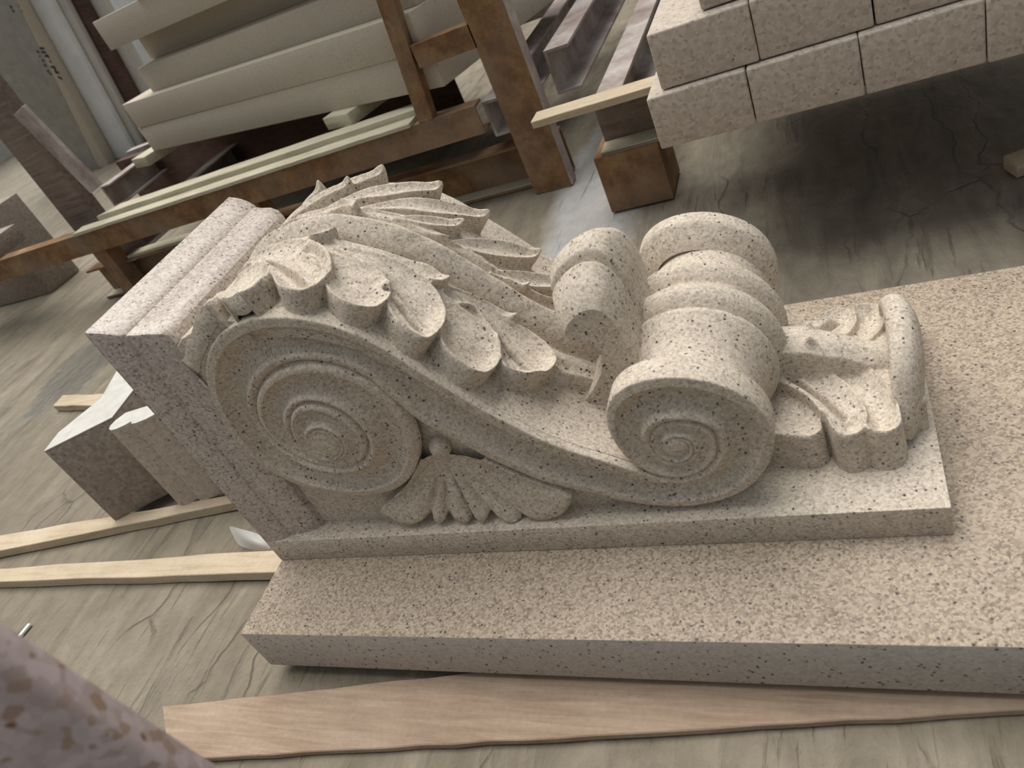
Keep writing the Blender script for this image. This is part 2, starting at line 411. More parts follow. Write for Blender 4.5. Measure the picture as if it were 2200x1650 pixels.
def spiral(pts, eye):
    c = px(eye, YS); q = np.array([px(p, YS) for p in pts]) - c
    th = np.unwrap(np.arctan2(q[:, 1], q[:, 0])); lr = np.log(np.hypot(q[:, 0], q[:, 1]))
    sg = np.sign(th[-1] - th[0]); ph = (th - th[0]) * sg
    ph = np.maximum.accumulate(ph + np.arange(len(ph)) * 1e-6)
    dense = np.linspace(0, ph[-1], 900)
    lrd = smooth1(np.interp(dense, ph, lr), 45)
    slope = (lrd[-1] - lrd[-200]) / (dense[-1] - dense[-200]) * 1.2
    def f(a):
        a = np.asarray(a, float)
        l = np.where(a <= ph[-1], np.interp(a, dense, lrd), lrd[-1] + (a - ph[-1]) * min(slope, -.12))
        t = th[0] + sg * a
        return np.stack([c[0] + np.exp(l) * np.cos(t), c[1] + np.exp(l) * np.sin(t)], -1)
    return f, ph[-1], c
fB, endB, cB = spiral(big_px, eye_b)
fS, endS, cS = spiral(small_px, eye_s)
u_band = resample([fB(0.0)] + [px(p, YS) for p in [(891, 789), (945, 820), (1000, 853), (1036, 875), (1105, 909), (1159, 937), (1241, 967), (1295, 981)]] + [fS(2 * math.pi)], 90, 15)
l_band = resample([fB(2 * math.pi)] + [px(p, YS) for p in [(903, 908), (946, 930), (990, 953), (1023, 972), (1064, 993), (1105, 1010), (1159, 1034), (1227, 1052)]] + [fS(0.0)], 90, 15)

def prof_spiral(q):
    return np.interp(q, [0, .010, .020, .04, .20, .212, .225, .30, .40, .54, .68, .78, .84, .87, .90, 1],
                     [.012, .0022, .0005, 0, 0, .0012, .0055, .0115, .0170, .0200, .0170, .0105, .0050, .0035, .0048, .012])
def prof_band(q):
    return np.interp(q, [0, .010, .020, .04, .20, .212, .225, .30, .40, .54, .68, .76, .80, .815, .83, .95, .98, .99, 1],
                     [.012, .0022, .0005, 0, 0, .0012, .0055, .0115, .0170, .0200, .0165, .0110, .0065, .0012, 0, 0, .0005, .0022, .012])
GD = .012; cR = np.array([.731, .166])
def _wB(a): return float(np.hypot(*(fB(a) - fB(a + 2 * math.pi))))
def _wS(a): return float(np.hypot(*(fS(a) - fS(a + 2 * math.pi))))
def eB(a): return min(1.0, _wB(a) / .072)
def eS(a): return min(1.0, _wS(a) / .072)
def oB(a): return -.008 * float(sstep(3.0, endB, a))
def oS(a): return -.005 * float(sstep(3.0, endS, a))
def scroll():
    qs = np.unique(np.r_[0, .01, .02, .04, .08, .12, .16, .19, .20, .212, .225, np.linspace(.25, .78, 22), .80, .815, .83, .86, .89, .92, .95, .97, .98, .99, 1])
    secs = []          # (U point, L point, weights)
    phB = np.linspace(endB, 0, 520)
    for a in phB: secs.append((fB(a), fB(a + 2 * math.pi), 'B', a))
    for i in range(1, 89): secs.append((u_band[i], l_band[i], 'M', i / 89))
    for a in np.linspace(0, endS, 420): secs.append((fS(a + 2 * math.pi), fS(a), 'S', a))
    SQ, SV = [0, .01, .02, .04, .07, .10], [0, .0085, .0085, .006, .0015, 0]; sb = np.interp(qs, SQ, SV)
    rows = []; pb = prof_spiral(qs); pm = prof_band(qs); ps = prof_spiral(1 - qs)
    for U, L, k, a in secs:
        wd = np.hypot(*(U - L)); sc = min(1.0, wd / .072)
        if k == 'B': e0, e1, o0, o1 = eB(a), eB(a + 2 * math.pi), oB(a), oB(a + 2 * math.pi)
        elif k == 'S': e0, e1, o0, o1 = eS(a + 2 * math.pi), eS(a), oS(a + 2 * math.pi), oS(a)
        else:
            e0 = eB(0) + (eS(2 * math.pi) - eB(0)) * a; e1 = eB(2 * math.pi) + (eS(0) - eB(2 * math.pi)) * a
            o0 = oB(0) + (oS(2 * math.pi) - oB(0)) * a; o1 = oB(2 * math.pi) + (oS(0) - oB(2 * math.pi)) * a
        if k == 'B': pr = pb + (pm - pb) * sstep(.9, 0, a) + sb * sstep(4.6, 6.2, a)
        elif k == 'S': pr = ps + (pm - ps) * sstep(.9, 0, a) + np.interp(1 - qs, SQ, SV) * sstep(4.6, 6.2, a)
        else: pr = pm
        # outer rims keep a common base depth so the turns meet
        xz = U[None] * (1 - qs[:, None]) + L[None] * qs[:, None]
        dep = GD * (e0 + (e1 - e0) * qs) + (pr - GD) * sc + o0 + (o1 - o0) * qs
        rows.append(np.stack([xz[:, 0], YS + dep, xz[:, 1]], 1))
    P = np.array(rows)
    me = gridmesh('scroll_side', P)
    bm = bmesh.new(); bm.from_mesh(me)
    for c, q0 in ((cB, rows[0][0]), (cS, rows[-1][-1])):
        rad = float(np.hypot(q0[0] - c[0], q0[2] - c[1])) * 1.04
        rings = []
        for k in range(7):
            r = rad * math.cos(k / 6 * math.pi / 2); yy = q0[1] - .004 * math.sin(k / 6 * math.pi / 2) + .001
            rings.append([bm.verts.new((c[0] + r * math.cos(a), yy, c[1] + r * math.sin(a))) for a in np.linspace(0, 2 * math.pi, 40, endpoint=False)] if k < 6 else [bm.verts.new((c[0], yy, c[1]))])
        for k in range(6):
            for j in range(40):
                a_, b_ = rings[k][j], rings[k][(j + 1) % 40]
                f_ = bm.faces.new((a_, b_, rings[k + 1][(j + 1) % 40], rings[k + 1][j])) if k < 5 else bm.faces.new((a_, b_, rings[6][0]))
                f_.smooth = True
    bm.to_mesh(me); bm.free(); me.update()
    # walls
    def wall(line, y0, y1, n=3):
        y0 = np.broadcast_to(y0, (len(line),)); y1 = np.broadcast_to(y1, (len(line),))
        return np.array([[(p[0], t, p[1]) for t in np.linspace(a, b, n)] for p, a, b in zip(line, y0, y1)])
    ang_b = np.linspace(4.2, 0, 260); ang_s = np.linspace(0, 2 * math.pi + .05, 240)
    yb = np.array([YS + GD * eB(a) + oB(a) for a in ang_b]); ysm = np.array([YS + GD * eS(a) + oS(a) for a in ang_s])
    tb = np.linspace(0, 1, len(u_band))
    yu = YS + GD * (eB(0) + (eS(2 * math.pi) - eB(0)) * tb); yl = YS + GD * (eB(2 * math.pi) + (eS(0) - eB(2 * math.pi)) * tb)
    ytop = np.r_[yb, yu]
    big_out = np.array([fB(a) for a in np.linspace(4.2, 0, 260)])
    small_out = np.array([fS(a) for a in np.linspace(0, 2 * math.pi + .05, 240)])
    top = np.vstack([big_out, u_band])
    rim = []
    for p, y in zip(small_out, ysm):
        rim.append([(cR[0] + (p[0] - cR[0]) * k, yy, cR[1] + (p[1] - cR[1]) * k) for yy, k in ((y, 1), (YS + .034, 1.0), (YS + .037, .992), (YS + .040, .965), (YS + .047, .885), (YS + .055, .80), (YS + .06, .70))])
    return me, wall(top, ytop, -ytop, 24), wall(l_band, yl, YS + .06), np.array(rim), top, small_out
sc_me, W1, W2, W3, top_line, small_line = scroll()
def scrolls():
    for sgn in (-1, 1):
        o = part('scroll_side', sc_me); o.scale.y = -sgn
        a = part('scroll_rim', W2_me, parent=o); b = part('volute_rim', W3_me, parent=o)
        if sgn == 1: b.scale = (1.03, 1, 1.03); b.location = (-.03 * cR[0], 0, -.03 * cR[1] + .010)
W2_me = gridmesh('scroll_rim', W2); W3_me = gridmesh('volute_rim', W3)
scrolls()
part('scroll_back', gridmesh('scroll_back', W1))
# core with the recessed fields
core = [(.10, .04), (.10, .36)] + [(p[0], p[1] - .006) for p in resample(top_line[np.argmax(top_line[:, 0] > .13):], 40) if p[0] > .13][0:] + [(.70, .12), (.74, .05)]
cx = np.array(core)
prism('core', 'carved', [tuple(p) for p in core], 'y', YS + .022, -YS - .022, corb)

rl = [(p[0] + .004, p[1] - .003) for p in [fB(a) for a in np.linspace(1.0, 2.9, 14)]]
prism('leaf_root', 'carved', [(.100, rl[-1][1]), (.100, .425), (.120, .437), (.150, .444), (.185, .452), (.215, .448)] + rl, 'y', YS + .008, -YS - .008, corb, bevel=.003)
# --- acanthus leaf on the scroll back (heights over the S profile)
Upts = np.array([(.100, .375), (.125, .384), (.135, .397), (.15, .411), (.191, .437), (.23, .444), (.265, .446), (.309, .438), (.368, .409), (.416, .363), (.46, .308), (.496, .258), (.551, .199), (.592, .169), (.65, .141)])
tt = np.r_[0, np.cumsum(np.hypot(*np.diff(Upts, axis=0).T))]
ts = np.linspace(0, tt[-1], 520)
ux = smooth1(np.interp(ts, tt, Upts[:, 0]), 41); uz = smooth1(np.interp(ts, tt, Upts[:, 1]), 41)
tx = smooth1(np.gradient(ux), 31); tz = smooth1(np.gradient(uz), 31); nn = np.hypot(tx, tz); NX = -tz / nn; NZ = tx / nn

def paint(H, S, V, poly, hr, ht, root, tip, depth, wsc, per=7, rim=.0025):
    pl = catmull(poly, per); d = sdist(S, V, pl)
    ax = np.array(tip) - np.array(root); L2 = ax @ ax
    t = np.clip(((S - root[0]) * ax[0] + (V - root[1]) * ax[1]) / L2, -.1, 1.1)
    h = hr + (ht - hr) * np.sign(t) * np.abs(t) ** 1.3
    dd = np.clip(d, 0, None)
    h = h - depth * (.35 + .65 * np.clip(t, 0, 1)) * (1 - np.exp(-(dd / wsc) ** 2)) + rim * np.exp(-(dd / .0042) ** 2) - .0022 * np.exp(-dd / .0013)
    m = sstep(-.0011, .0011, d)
    return H * (1 - m) + h * m

def leaf():
    ns, nv = 560, 171
    s = np.linspace(0, .62, ns); v = np.linspace(0, .172, nv)
    S, V = np.meshgrid(s, v, indexing='ij')
    yy = lambda l: [(a, YC - b) for a, b in l]
    H = np.full(S.shape, -.004)
    # blade
    vb = np.interp(s, [0, .1, .2, .3, .4, .48, .56, .6], [.13, .125, .115, .11, .115, .10, .08, .07])[:, None]
    hb = np.interp(s, [0, .3, .46, .52, .60], [.022, .022, .021, .018, .022])[:, None] - .05 * V + .010
    fl = .0032 * np.cos(V * 2 * math.pi / .024) * sstep(.40, .47, S) * (1 - sstep(.07, .1, V))
    mb = sstep(-.004, .004, vb - V); H = H * (1 - mb) + (hb * .9 + fl) * mb
    LB = [  # polygon (s,y), height root, height tip, root, tip, scoop depth, width
        ([(.365, .282), (.406, .295), (.455, .300), (.467, .293), (.453, .283), (.411, .272), (.377, .258)], .029, .040, (.37, YC - .275), (.465, YC - .293), .011, .008),
        ([(.380, .284), (.43, .294), (.465, .291), (.497, .291), (.529, .278), (.543, .259), (.540, .232), (.519, .209), (.492, .203), (.470, .212), (.452, .245), (.42, .272)], .027, .040, (.40, YC - .29), (.53, YC - .225), .014, .013),
        ([(.360, .268), (.399, .264), (.433, .254), (.461, .236), (.472, .210), (.464, .178), (.443, .166), (.405, .176), (.385, .200), (.370, .235)], .027, .036, (.37, YC - .262), (.455, YC - .19), .014, .014),
        ([(.222, .294), (.26, .301), (.285, .301), (.315, .300), (.345, .293), (.368, .281), (.360, .270), (.338, .266), (.306, .267), (.274, .270), (.240, .276)], .030, .040, (.23, YC - .29), (.366, YC - .28), .011, .009),
        ([(.225, .278), (.292, .283), (.345, .272), (.378, .245), (.389, .214), (.385, .176), (.371, .166), (.343, .174), (.317, .200), (.298, .240), (.26, .262)], .028, .037, (.25, YC - .275), (.38, YC - .19), .014, .014),
        ([(.222, .258), (.262, .258), (.291, .250), (.315, .226), (.321, .203), (.313, .176), (.287, .166), (.258, .184), (.236, .222)], .029, .036, (.24, YC - .25), (.305, YC - .19), .014, .014),
        ([(.08, .272), (.12, .292), (.166, .302), (.206, .299), (.222, .303), (.225, .292), (.205, .280), (.184, .280), (.152, .284), (.12, .266)], .031, .043, (.09, YC - .275), (.222, YC - .298), .011, .008),
        ([(.110, .270), (.150, .288), (.178, .291), (.222, .264), (.249, .226), (.253, .196), (.239, .165), (.212, .168), (.188, .196), (.158, .236)], .031, .038, (.13, YC - .275), (.24, YC - .185), .016, .014),
        ([(.05, .262), (.10, .264), (.150, .248), (.178, .216), (.186, .184), (.174, .160), (.148, .155), (.118, .178), (.085, .225)], .028, .036, (.08, YC - .26), (.165, YC - .175), .014, .013),
        ([(.0, .25), (.04, .248), (.088, .218), (.112, .188), (.118, .160), (.09, .148), (.05, .148), (.02, .155), (.0, .17)], .024, .034, (.0, YC - .24), (.09, YC - .165), .009, .016),
    ]
    for poly, hr, ht, rt, tp, dp, ws in LB:
        H = paint(H, S, V, [(a, YC - b) for a, b in poly], hr, ht, rt, tp, dp, ws, rim=.004)
    # creases inside the split lobes
    for line, dp in [([(.168, .234), (.20, .215), (.228, .190)], .010), ([(.312, .222), (.34, .205), (.372, .182)], .010),
                     ([(.462, .245), (.49, .238), (.517, .222)], .010), ([(.20, .265), (.22, .250), (.236, .224)], .004)]:
        d = ldist(S, V, catmull([(a, YC - b) for a, b in line], 8, False)); H -= dp * np.exp(-(d / .0032) ** 2)
        H += .004 * np.exp(-((d - .008) / .005) ** 2)
    # midrib
    hm = np.interp(s, [0, .05, .14, .20, .27, .34, .42, .48, .52, .56, .60], [.036, .037, .040, .043, .045, .046, .045, .047, .050, .062, .080])
    hm = smooth1(hm, 41)[:, None]
    wm = np.interp(s, [0, .1, .3, .5, .6], [.024, .026, .027, .025, .023])[:, None]
    r = V / wm
    hmid = hm + .001 - .020 * np.clip(np.sqrt(r * r + .006) - .077, 0, None) - .008 * np.clip(r, 0, 1) ** 3
    m = sstep(1.03, .97, r); H = H * (1 - m) + hmid * m
    H -= .012 * np.exp(-((V - wm - .003) / .0045) ** 2)
    # pointed upturned tips beside the midrib and on the lobe rims
    for a, b, hh, sg in [(.222, .299, .010, .0055), (.366, .279, .009, .0055), (.466, .293, .007, .005),
                         (.252, .205, .003, .010), (.388, .205, .003, .010), (.545, .25, .003, .010), (.184, .185, .003, .010), (.112, .165, .004, .010)]:
        H += hh * np.exp(-((((S - a) / (sg * (1 + .9 * (S < a)))) ** 2 + ((V - (YC - b)) / sg) ** 2)))
    H = blur(H, 3)
    # gentle hand-carved unevenness
    H += .0007 * np.sin(S * 95 + 3 * np.sin(V * 60)) * np.sin(V * 110 + 2 * np.sin(S * 40))
    so = s + .015 * sstep(0, .06, s)
    bx = np.interp(so, ts, ux)[:, None]; bz = np.interp(so, ts, uz)[:, None]; nx = np.interp(so, ts, NX)[:, None]; nz = np.interp(so, ts, NZ)[:, None]
    # the half beyond the midrib: swept blades with pointed tips
    Hf = np.where(V < .05, H, -.004)
    Hf = np.maximum(Hf, (.022 - .03 * V) * (1 - sstep(.105, .125, V)) * sstep(0, .03, S) * (1 - sstep(.50, .54, S)) - .004)
    def blade(r, t, w_):
        r = np.array(r); t = np.array(t); d = t - r; n_ = np.array([-d[1], d[0]]) / np.hypot(*d) * w_
        return [tuple(p) for p in (r, r + .3 * d + .8 * n_, r + .62 * d + n_, r + .88 * d + .65 * n_, t + .1 * n_, t - .25 * n_, r + .84 * d - .6 * n_, r + .5 * d - .8 * n_, r + .2 * d - .5 * n_)]
    for r_, t_, w_, h0, h1 in [((.41, .030), (.530, .098), .018, .026, .036), ((.34, .040), (.462, .118), .020, .024, .036), ((.27, .036), (.350, .078), .013, .030, .036), ((.215, .048), (.372, .126), .019, .026, .038),
                               ((.17, .060), (.300, .134), .019, .026, .038), ((.10, .062), (.224, .140), .019, .026, .038), ((.05, .040), (.195, .100), .020, .030, .040), ((.02, .075), (.13, .140), .018, .026, .034)]:
        Hf = paint(Hf, S, V, blade(r_, t_, w_), h0, h1, r_, t_, .009, .010, rim=.002)
        Hf = Hf + .011 * np.exp(-((((S - t_[0] + .002) / (.0045 * (1 + 1.3 * (S < t_[0])))) ** 2 + ((V - t_[1]) / .0055) ** 2)))
    keep = sstep(.022, .030, V); Hf = blur(H * (1 - keep) + Hf * keep, 3)
    P1 = np.stack([bx + nx * H, -V, bz + nz * H], -1); P2 = np.stack([bx + nx * Hf, V, bz + nz * Hf], -1)
    P = np.concatenate([P1[:, ::-1], P2[:, 1:]], 1)
    sk0 = P[:, :1] + np.array([0, .004, -.03]); sk1 = P[:, -1:] + np.array([0, -.004, -.03])
    part('acanthus_leaf', gridmesh('acanthus_leaf', np.concatenate([sk0, P, sk1], 1)))
leaf()

# --- curled leaf tips (loft of a hooked path, lobed across the width)
def curl(name, path, centre, hw, creases, kfun, ncol=120, xs=1.0, yoff=0.0):
    pth = catmull(path, 14, False); n = len(pth); c = np.array(centre)
    vs = np.linspace(-1, 1, ncol); rows = []
    par = np.linspace(0, 1, n)
    for v in vs:
        k, dz = kfun(v)
        g = sum(a * np.exp(-((v - b) / w_) ** 2) for b, a, w_ in creases)
        fade = np.clip(np.sin(par * math.pi), 0, 1) ** .5
        kk = k - g * fade; q = c + (pth - c) * np.stack([1 + (kk - 1) * xs, kk], 1)
        q[:, 0] += dz
        rows.append(np.stack([q[:, 0], np.full(n, v * hw + yoff), q[:, 1]], 1))
    P = np.array(rows)
    me = gridmesh(name, P)
    bm = bmesh.new(); bm.from_mesh(me)
    bm.verts.ensure_lookup_table()
    rings = [[bm.verts[r * n + j] for j in range(n)] for r in (0, ncol - 1)]
    caps = []
    for ring in rings:
        pl = [(float(v_.co.x), float(v_.co.z)) for v_ in ring]
        nv_ = [bm.verts.new(v_.co) for v_ in ring]
        for tri in tessellate_polygon([[Vector((a_, b_, 0)) for a_, b_ in pl]]):
            caps.append(bm.faces.new([nv_[t_] for t_ in tri]))
    bm.normal_update()
    bmesh.ops.recalc_face_normals(bm, faces=bm.faces)
    for e in bm.edges: e.smooth = not (len(e.link_faces) == 2 and e.calc_face_angle(0) > math.radians(50))
    for f in bm.faces: f.smooth = True
    bm.to_mesh(me); bm.free(); me.update()
    part(name, me)
curl('leaf_tip', [(.50, .08), (.540, .135), (.580, .175), (.610, .213), (.625, .250), (.620, .290), (.602, .305), (.581, .310), (.572, .322), (.581, .341), (.605, .361), (.635, .372), (.662, .362), (.678, .327), (.684, .285), (.690, .240), (.70, .19), (.70, .10)],
     (.645, .225), .088, [(-.36, .12, .050), (.22, .05, .06), (.62, .06, .06)], lambda v: (.985 - .30 * abs(v) ** 1.35 - .06 * abs(v) ** 9, 0))

# --- roll between the two lower volutes
def roll():
    full = [(-.140, .02), (-.140, .070), (-.132, .080), (-.126, .0815), (-.122, .0815), (-.110, .0790), (-.096, .0790), (-.082, .0830),
            (-.068, .0895), (-.056, .0955), (-.047, .0995), (-.042, .1000), (-.039, .0975), (-.038, .091)]
    for y0 in (-.038, .015):
        for t in np.linspace(.08, .95, 14): full.append((y0 + .053 * t, .0880 + .0225 * math.sin(math.pi * t) ** .7))
    full += [(.069, .094), (.076, .089), (.088, .0835), (.102, .0815), (.116, .083), (.126, .086), (.134, .088), (.140, .080), (.140, .02)]
    full = resample(full, 300, 3)
    n = 140; cx_, cz_ = cR
    P = np.array([[(cx_ + r * math.cos(a), y, cz_ + r * math.sin(a)) for a in np.linspace(0, 2 * math.pi, n)] for y, r in full])
    part('roll', gridmesh('roll', P, True))
roll()

# --- pendant leaf below the roll (heights above the plate)
def pendant():
    x = np.linspace(.775, .985, 240); v = np.linspace(0, .17, 200)
    S, V = np.meshgrid(x, v, indexing='ij'); H = np.full(S.shape, -.01)
    vb = np.interp(x, [.77, .84, .90, .95, .99], [.10, .095, .09, .085, .06])[:, None]
    mb = sstep(-.003, .003, vb - V); hb = .075 - .2 * V * 0 + np.interp(x, [.77, .85, .95, .99], [.01, .008, .0, -.02])[:, None]
    H = H * (1 - mb) + (hb - .25 * V) * mb
    LB = [([(.775, .338), (.83, .341), (.874, .338), (.921, .316), (.945, .282), (.956, .250), (.956, .217), (.941, .203), (.920, .207), (.906, .232), (.893, .266), (.86, .305), (.80, .325)], .090, .060, (.79, YC - .335), (.948, YC - .22), .017, .013),
          ([(.775, .322), (.83, .326), (.868, .318), (.898, .292), (.914, .266), (.922, .238), (.917, .213), (.901, .202), (.884, .209), (.872, .236), (.846, .272), (.80, .300)], .083, .060, (.79, YC - .315), (.908, YC - .215), .013, .014),
          ([(.775, .300), (.82, .292), (.848, .268), (.866, .246), (.871, .226), (.857, .213), (.832, .216), (.80, .222), (.775, .228)], .062, .054, (.79, YC - .28), (.858, YC - .225), .008, .018)]
    for poly, hr, ht, rt, tp, dp, ws in LB:
        H = paint(H, S, V, [(a, YC - b) for a, b in poly], hr, ht, rt, tp, dp, ws, rim=.004)
    for line, dp in [([(.82, .316), (.85, .288), (.878, .258), (.893, .236)], .011)]:
        d = ldist(S, V, catmull([(a, YC - b) for a, b in line], 8, False)); H -= dp * np.exp(-(d / .0034) ** 2); H += .005 * np.exp(-((d - .008) / .005) ** 2)
    hm = np.interp(x, [.77, .82, .86, .90, .93, .96, .985], [.140, .132, .124, .106, .090, .080, .06])[:, None]
    wm = np.interp(x, [.77, .85, .93, .985], [.030, .030, .026, .022])[:, None]
    r = V / wm; hmid = hm - .014 * r ** 2
    m = sstep(1.04, .94, r); H = H * (1 - m) + hmid * m
    for a, b, hh, sg in [(.868, .315, .010, .005), (.872, .235, .004, .006), (.920, .226, .004, .006)]:
        H += hh * np.exp(-(((S - a) / sg) ** 2 + ((V - (YC - b)) / sg) ** 2))
    H = blur(H, 3)
    Z = PL + H
    P1 = np.stack([S, -V, Z], -1); P2 = np.stack([S, V, Z], -1)
    part('pendant_leaf', gridmesh('pendant_leaf', np.concatenate([P1[:, ::-1], P2[:, 1:]], 1)))
pendant()
curl('pendant_tip', [(.925, .090), (.944, .100), (.957, .115), (.963, .132), (.960, .147), (.953, .158), (.957, .170), (.969, .176), (.983, .168), (.991, .144), (.991, .105), (.988, .07), (.984, .046)],
     (.976, .060), .100, [(.35, .03, .08)], lambda v: (max(.05, 1 - .30 * abs(v - .08) ** 1.5 - .46 * abs(v) ** 5), -.016 * abs(v) ** 2.2), xs=.75, yoff=.008)

# --- palmette with bead in the recessed field
def palmette():
    yf = YS + .022
    out = [((905, 985), -.3), ((868, 1050), 0), ((821, 1090), .3), ((848, 1110), .8), ((881, 1119), 1), ((908, 1114), .3), ((925, 1104), -1), ((935, 1113), .4), ((946, 1118), .8), ((957, 1113), .2), ((964, 1102), -1),
           ((980, 1110), .5), ((1004, 1116), .8), ((1013, 1110), 0), ((1018, 1096), -2.4), ((1024, 1106), .0), ((1034, 1113), .8), ((1047, 1109), .5), ((1056, 1099), -1), ((1085, 1112), .5), ((1112, 1123), .9), ((1119, 1114), .2),
           ((1124, 1102), -1), ((1145, 1108), .4), ((1168, 1110), .9), ((1208, 1097), .9), ((1227, 1073), .6), ((1217, 1056), 0), ((1130, 1025), -.2), ((1040, 985), -.3)]
    y0 = YS + .004
    pts = np.array([np.r_[px(p, y0), k * .01] for p, k in out]); pts = catmull(pts, 8, False)
    c = px((948, 968), yf); tl = np.linspace(.05, 1, 26); rows = []
    for p in pts:
        r = []
        for t in tl:
            xz = c + (p[:2] - c) * t
            prot = .006 + .018 * t ** 1.6 + p[2] * .55 * sstep(.18, .75, t) - .004 * sstep(.93, 1, t)
            r.append((xz[0], yf - prot, max(xz[1], PL + .003)))
        e = r[-1]; r.append((e[0], e[1] + .006, e[2])); r.append((e[0], yf + .01, e[2]))
        rows.append(r)
    me = gridmesh('palmette', np.array(rows), True)
    bm = bmesh.new(); bmesh.ops.create_uvsphere(bm, u_segments=28, v_segments=18, radius=.0165)
    for f in bm.faces: f.smooth = True
    bd = bpy.data.meshes.new('bead'); bm.to_mesh(bd); bm.free()
    b = px((946, 958), yf - .004)
    for sg in (1, -1):
        p = part('palmette', me); p.scale.y = sg
        q = part('bead', bd, parent=p); q.location = (b[0], yf - .003, b[1])
palmette()

# ------------------------------------------------------------------ timber on the floor
def lath(name, mat, pts, z0, thk, label, cat, group=None, seed=1, rag=.002, taper=None):
    """flat strip: pts = four ground corners (x,y) near-left, near-right, far-right, far-left"""
    rnd = random.Random(seed); n = 24
    a, b, c, d = [np.array(p) for p in pts]; rows = []
    for i in range(n + 1):
        t = i / n; p = a + (b - a) * t; q = d + (c - d) * t
        p = p + np.array([0, rnd.uniform(-rag, rag)]); q = q + np.array([0, rnd.uniform(-rag, rag)])
        e = (q - p) / np.linalg.norm(q - p) * .0015
        z1 = z0 + thk
        rows.append([(p[0], p[1], z0), (p[0], p[1], z1 - .0015), (*(p + e), z1), (*(q - e), z1), (q[0], q[1], z1 - .0015), (q[0], q[1], z0)])
    m_ = 6; v = [p for r in rows for p in r]; f = []
    for i in range(n):
        for j in range(m_): f.append((i * m_ + j, i * m_ + (j + 1) % m_, (i + 1) * m_ + (j + 1) % m_, (i + 1) * m_ + j))
    f.append(tuple(range(m_))); f.append(tuple(reversed(range(n * m_, n * m_ + m_))))
    me = mesh(name, v, f); fix_normals(me, math.radians(30))
    return link(name, me, mat, label=label, cat=cat, group=group)
fl = lambda p, z=ZF: tuple(on(p, 2, z)[:2])
lath('plywood_strip', 'ply', [fl((372, 1640)), fl((2260, 1533)), (1.13, .12), (-.20, -.075)], ZF, .010, 'long reddish plywood strip on the floor along the slab edge', 'wood strip', rag=.0012)
zb = ZF + .022
A0, A1 = on((0, 1250), 2, zb), on((575, 1229), 2, zb); B0, B1 = on((0, 1221), 2, zb), on((582, 1181), 2, zb)
def ext(p, q, t): return tuple((p + (q - p) * t)[:2])
lath('timber_batten', 'batten', [ext(A0, A1, -.5), ext(A0, A1, 2.1), ext(B0, B1, 2.1), ext(B0, B1, -.5)], ZF, .022, 'pale raw timber batten running under the corbel end of the slab', 'batten', 'raw battens', 2)
A0, A1 = on((0, 1184), 2, zb), on((498, 1081), 2, zb); B0, B1 = on((0, 1150), 2, zb), on((484, 1066), 2, zb)
lath('timber_batten', 'batten', [ext(A0, A1, -.5), ext(A0, A1, 1.9), ext(B0, B1, 1.9), ext(B0, B1, -.5)], ZF, .022, 'raw timber batten carrying the brown block and moulded stone', 'batten', 'raw battens', 3)
A0, A1 = on((114, 872), 2, zb), on((234, 870), 2, zb); B0, B1 = on((136, 848), 2, zb), on((236, 846), 2, zb)
lath('timber_batten', 'batten', [ext(A0, A1, 0), ext(A0, A1, 2.6), ext(B0, B1, 2.6), ext(B0, B1, 0)], ZF, .022, 'short timber batten end lying beside the bright puddle', 'batten', 'raw battens', 4)

# ------------------------------------------------------------------ stones behind the abacus, standing on a batten
def stones():
    zt = zb
    a = on((246, 1120), 2, zt); z_top = on((122, 968), 1, a[1])[2]
    dirx = np.array(on((350, 1068), 2, zt)[:2]) - a[:2]; dirx /= np.linalg.norm(dirx); nrm = np.array([-dirx[1], dirx[0]])
    w_ = .30
    def W(u, v): p = a[:2] + dirx * u + nrm * v; return (p[0], p[1])
    poly = [W(0, 0), W(.165, 0), W(.20, .085), W(.235, .115), W(.22, .25), W(.13, .27), W(.11, .13), W(.02, .06)]
    me = prism('stone_block', 'brown', poly, 'z', zt, z_top, bevel=.003, label='brown granite block with white dusty top standing on a batten', cat='stone block')
    cap = prism('dust_layer', 'dust', [tuple(np.array(p)) for p in poly], 'z', z_top, z_top + .0025, parent=me)
    # moulded piece
    b = on((378, 1090), 2, zt); zt2 = on((262, 925), 1, b[1])[2]
    d2 = np.array(on((480, 1064), 2, zt)[:2]) - b[:2]; d2 /= np.linalg.norm(d2); n2 = np.array([-d2[1], d2[0]])
    def W2(u, v): p = b[:2] + d2 * u + n2 * v; return (p[0], p[1])
    pr = [(0, .02), (.004, .008), (.014, .001), (.028, 0), (.044, .004), (.058, .010), (.064, .011), (.066, .003), (.080, 0), (.105, .004), (.122, .012), (.130, .013), (.132, .006), (.16, .004), (.24, .01), (.24, .055), (.02, .055), (.004, .035)]
    m2 = prism('moulded_stone', 'kerb', [W2(u, v) for u, v in pr], 'z', zt, zt2, bevel=0, label='moulded granite piece with rounded ribs standing beside the brown block', cat='moulded stone')
    prism('dust_layer', 'dust', [W2(u, v) for u, v in pr], 'z', zt2, zt2 + .0025, parent=m2)
stones()

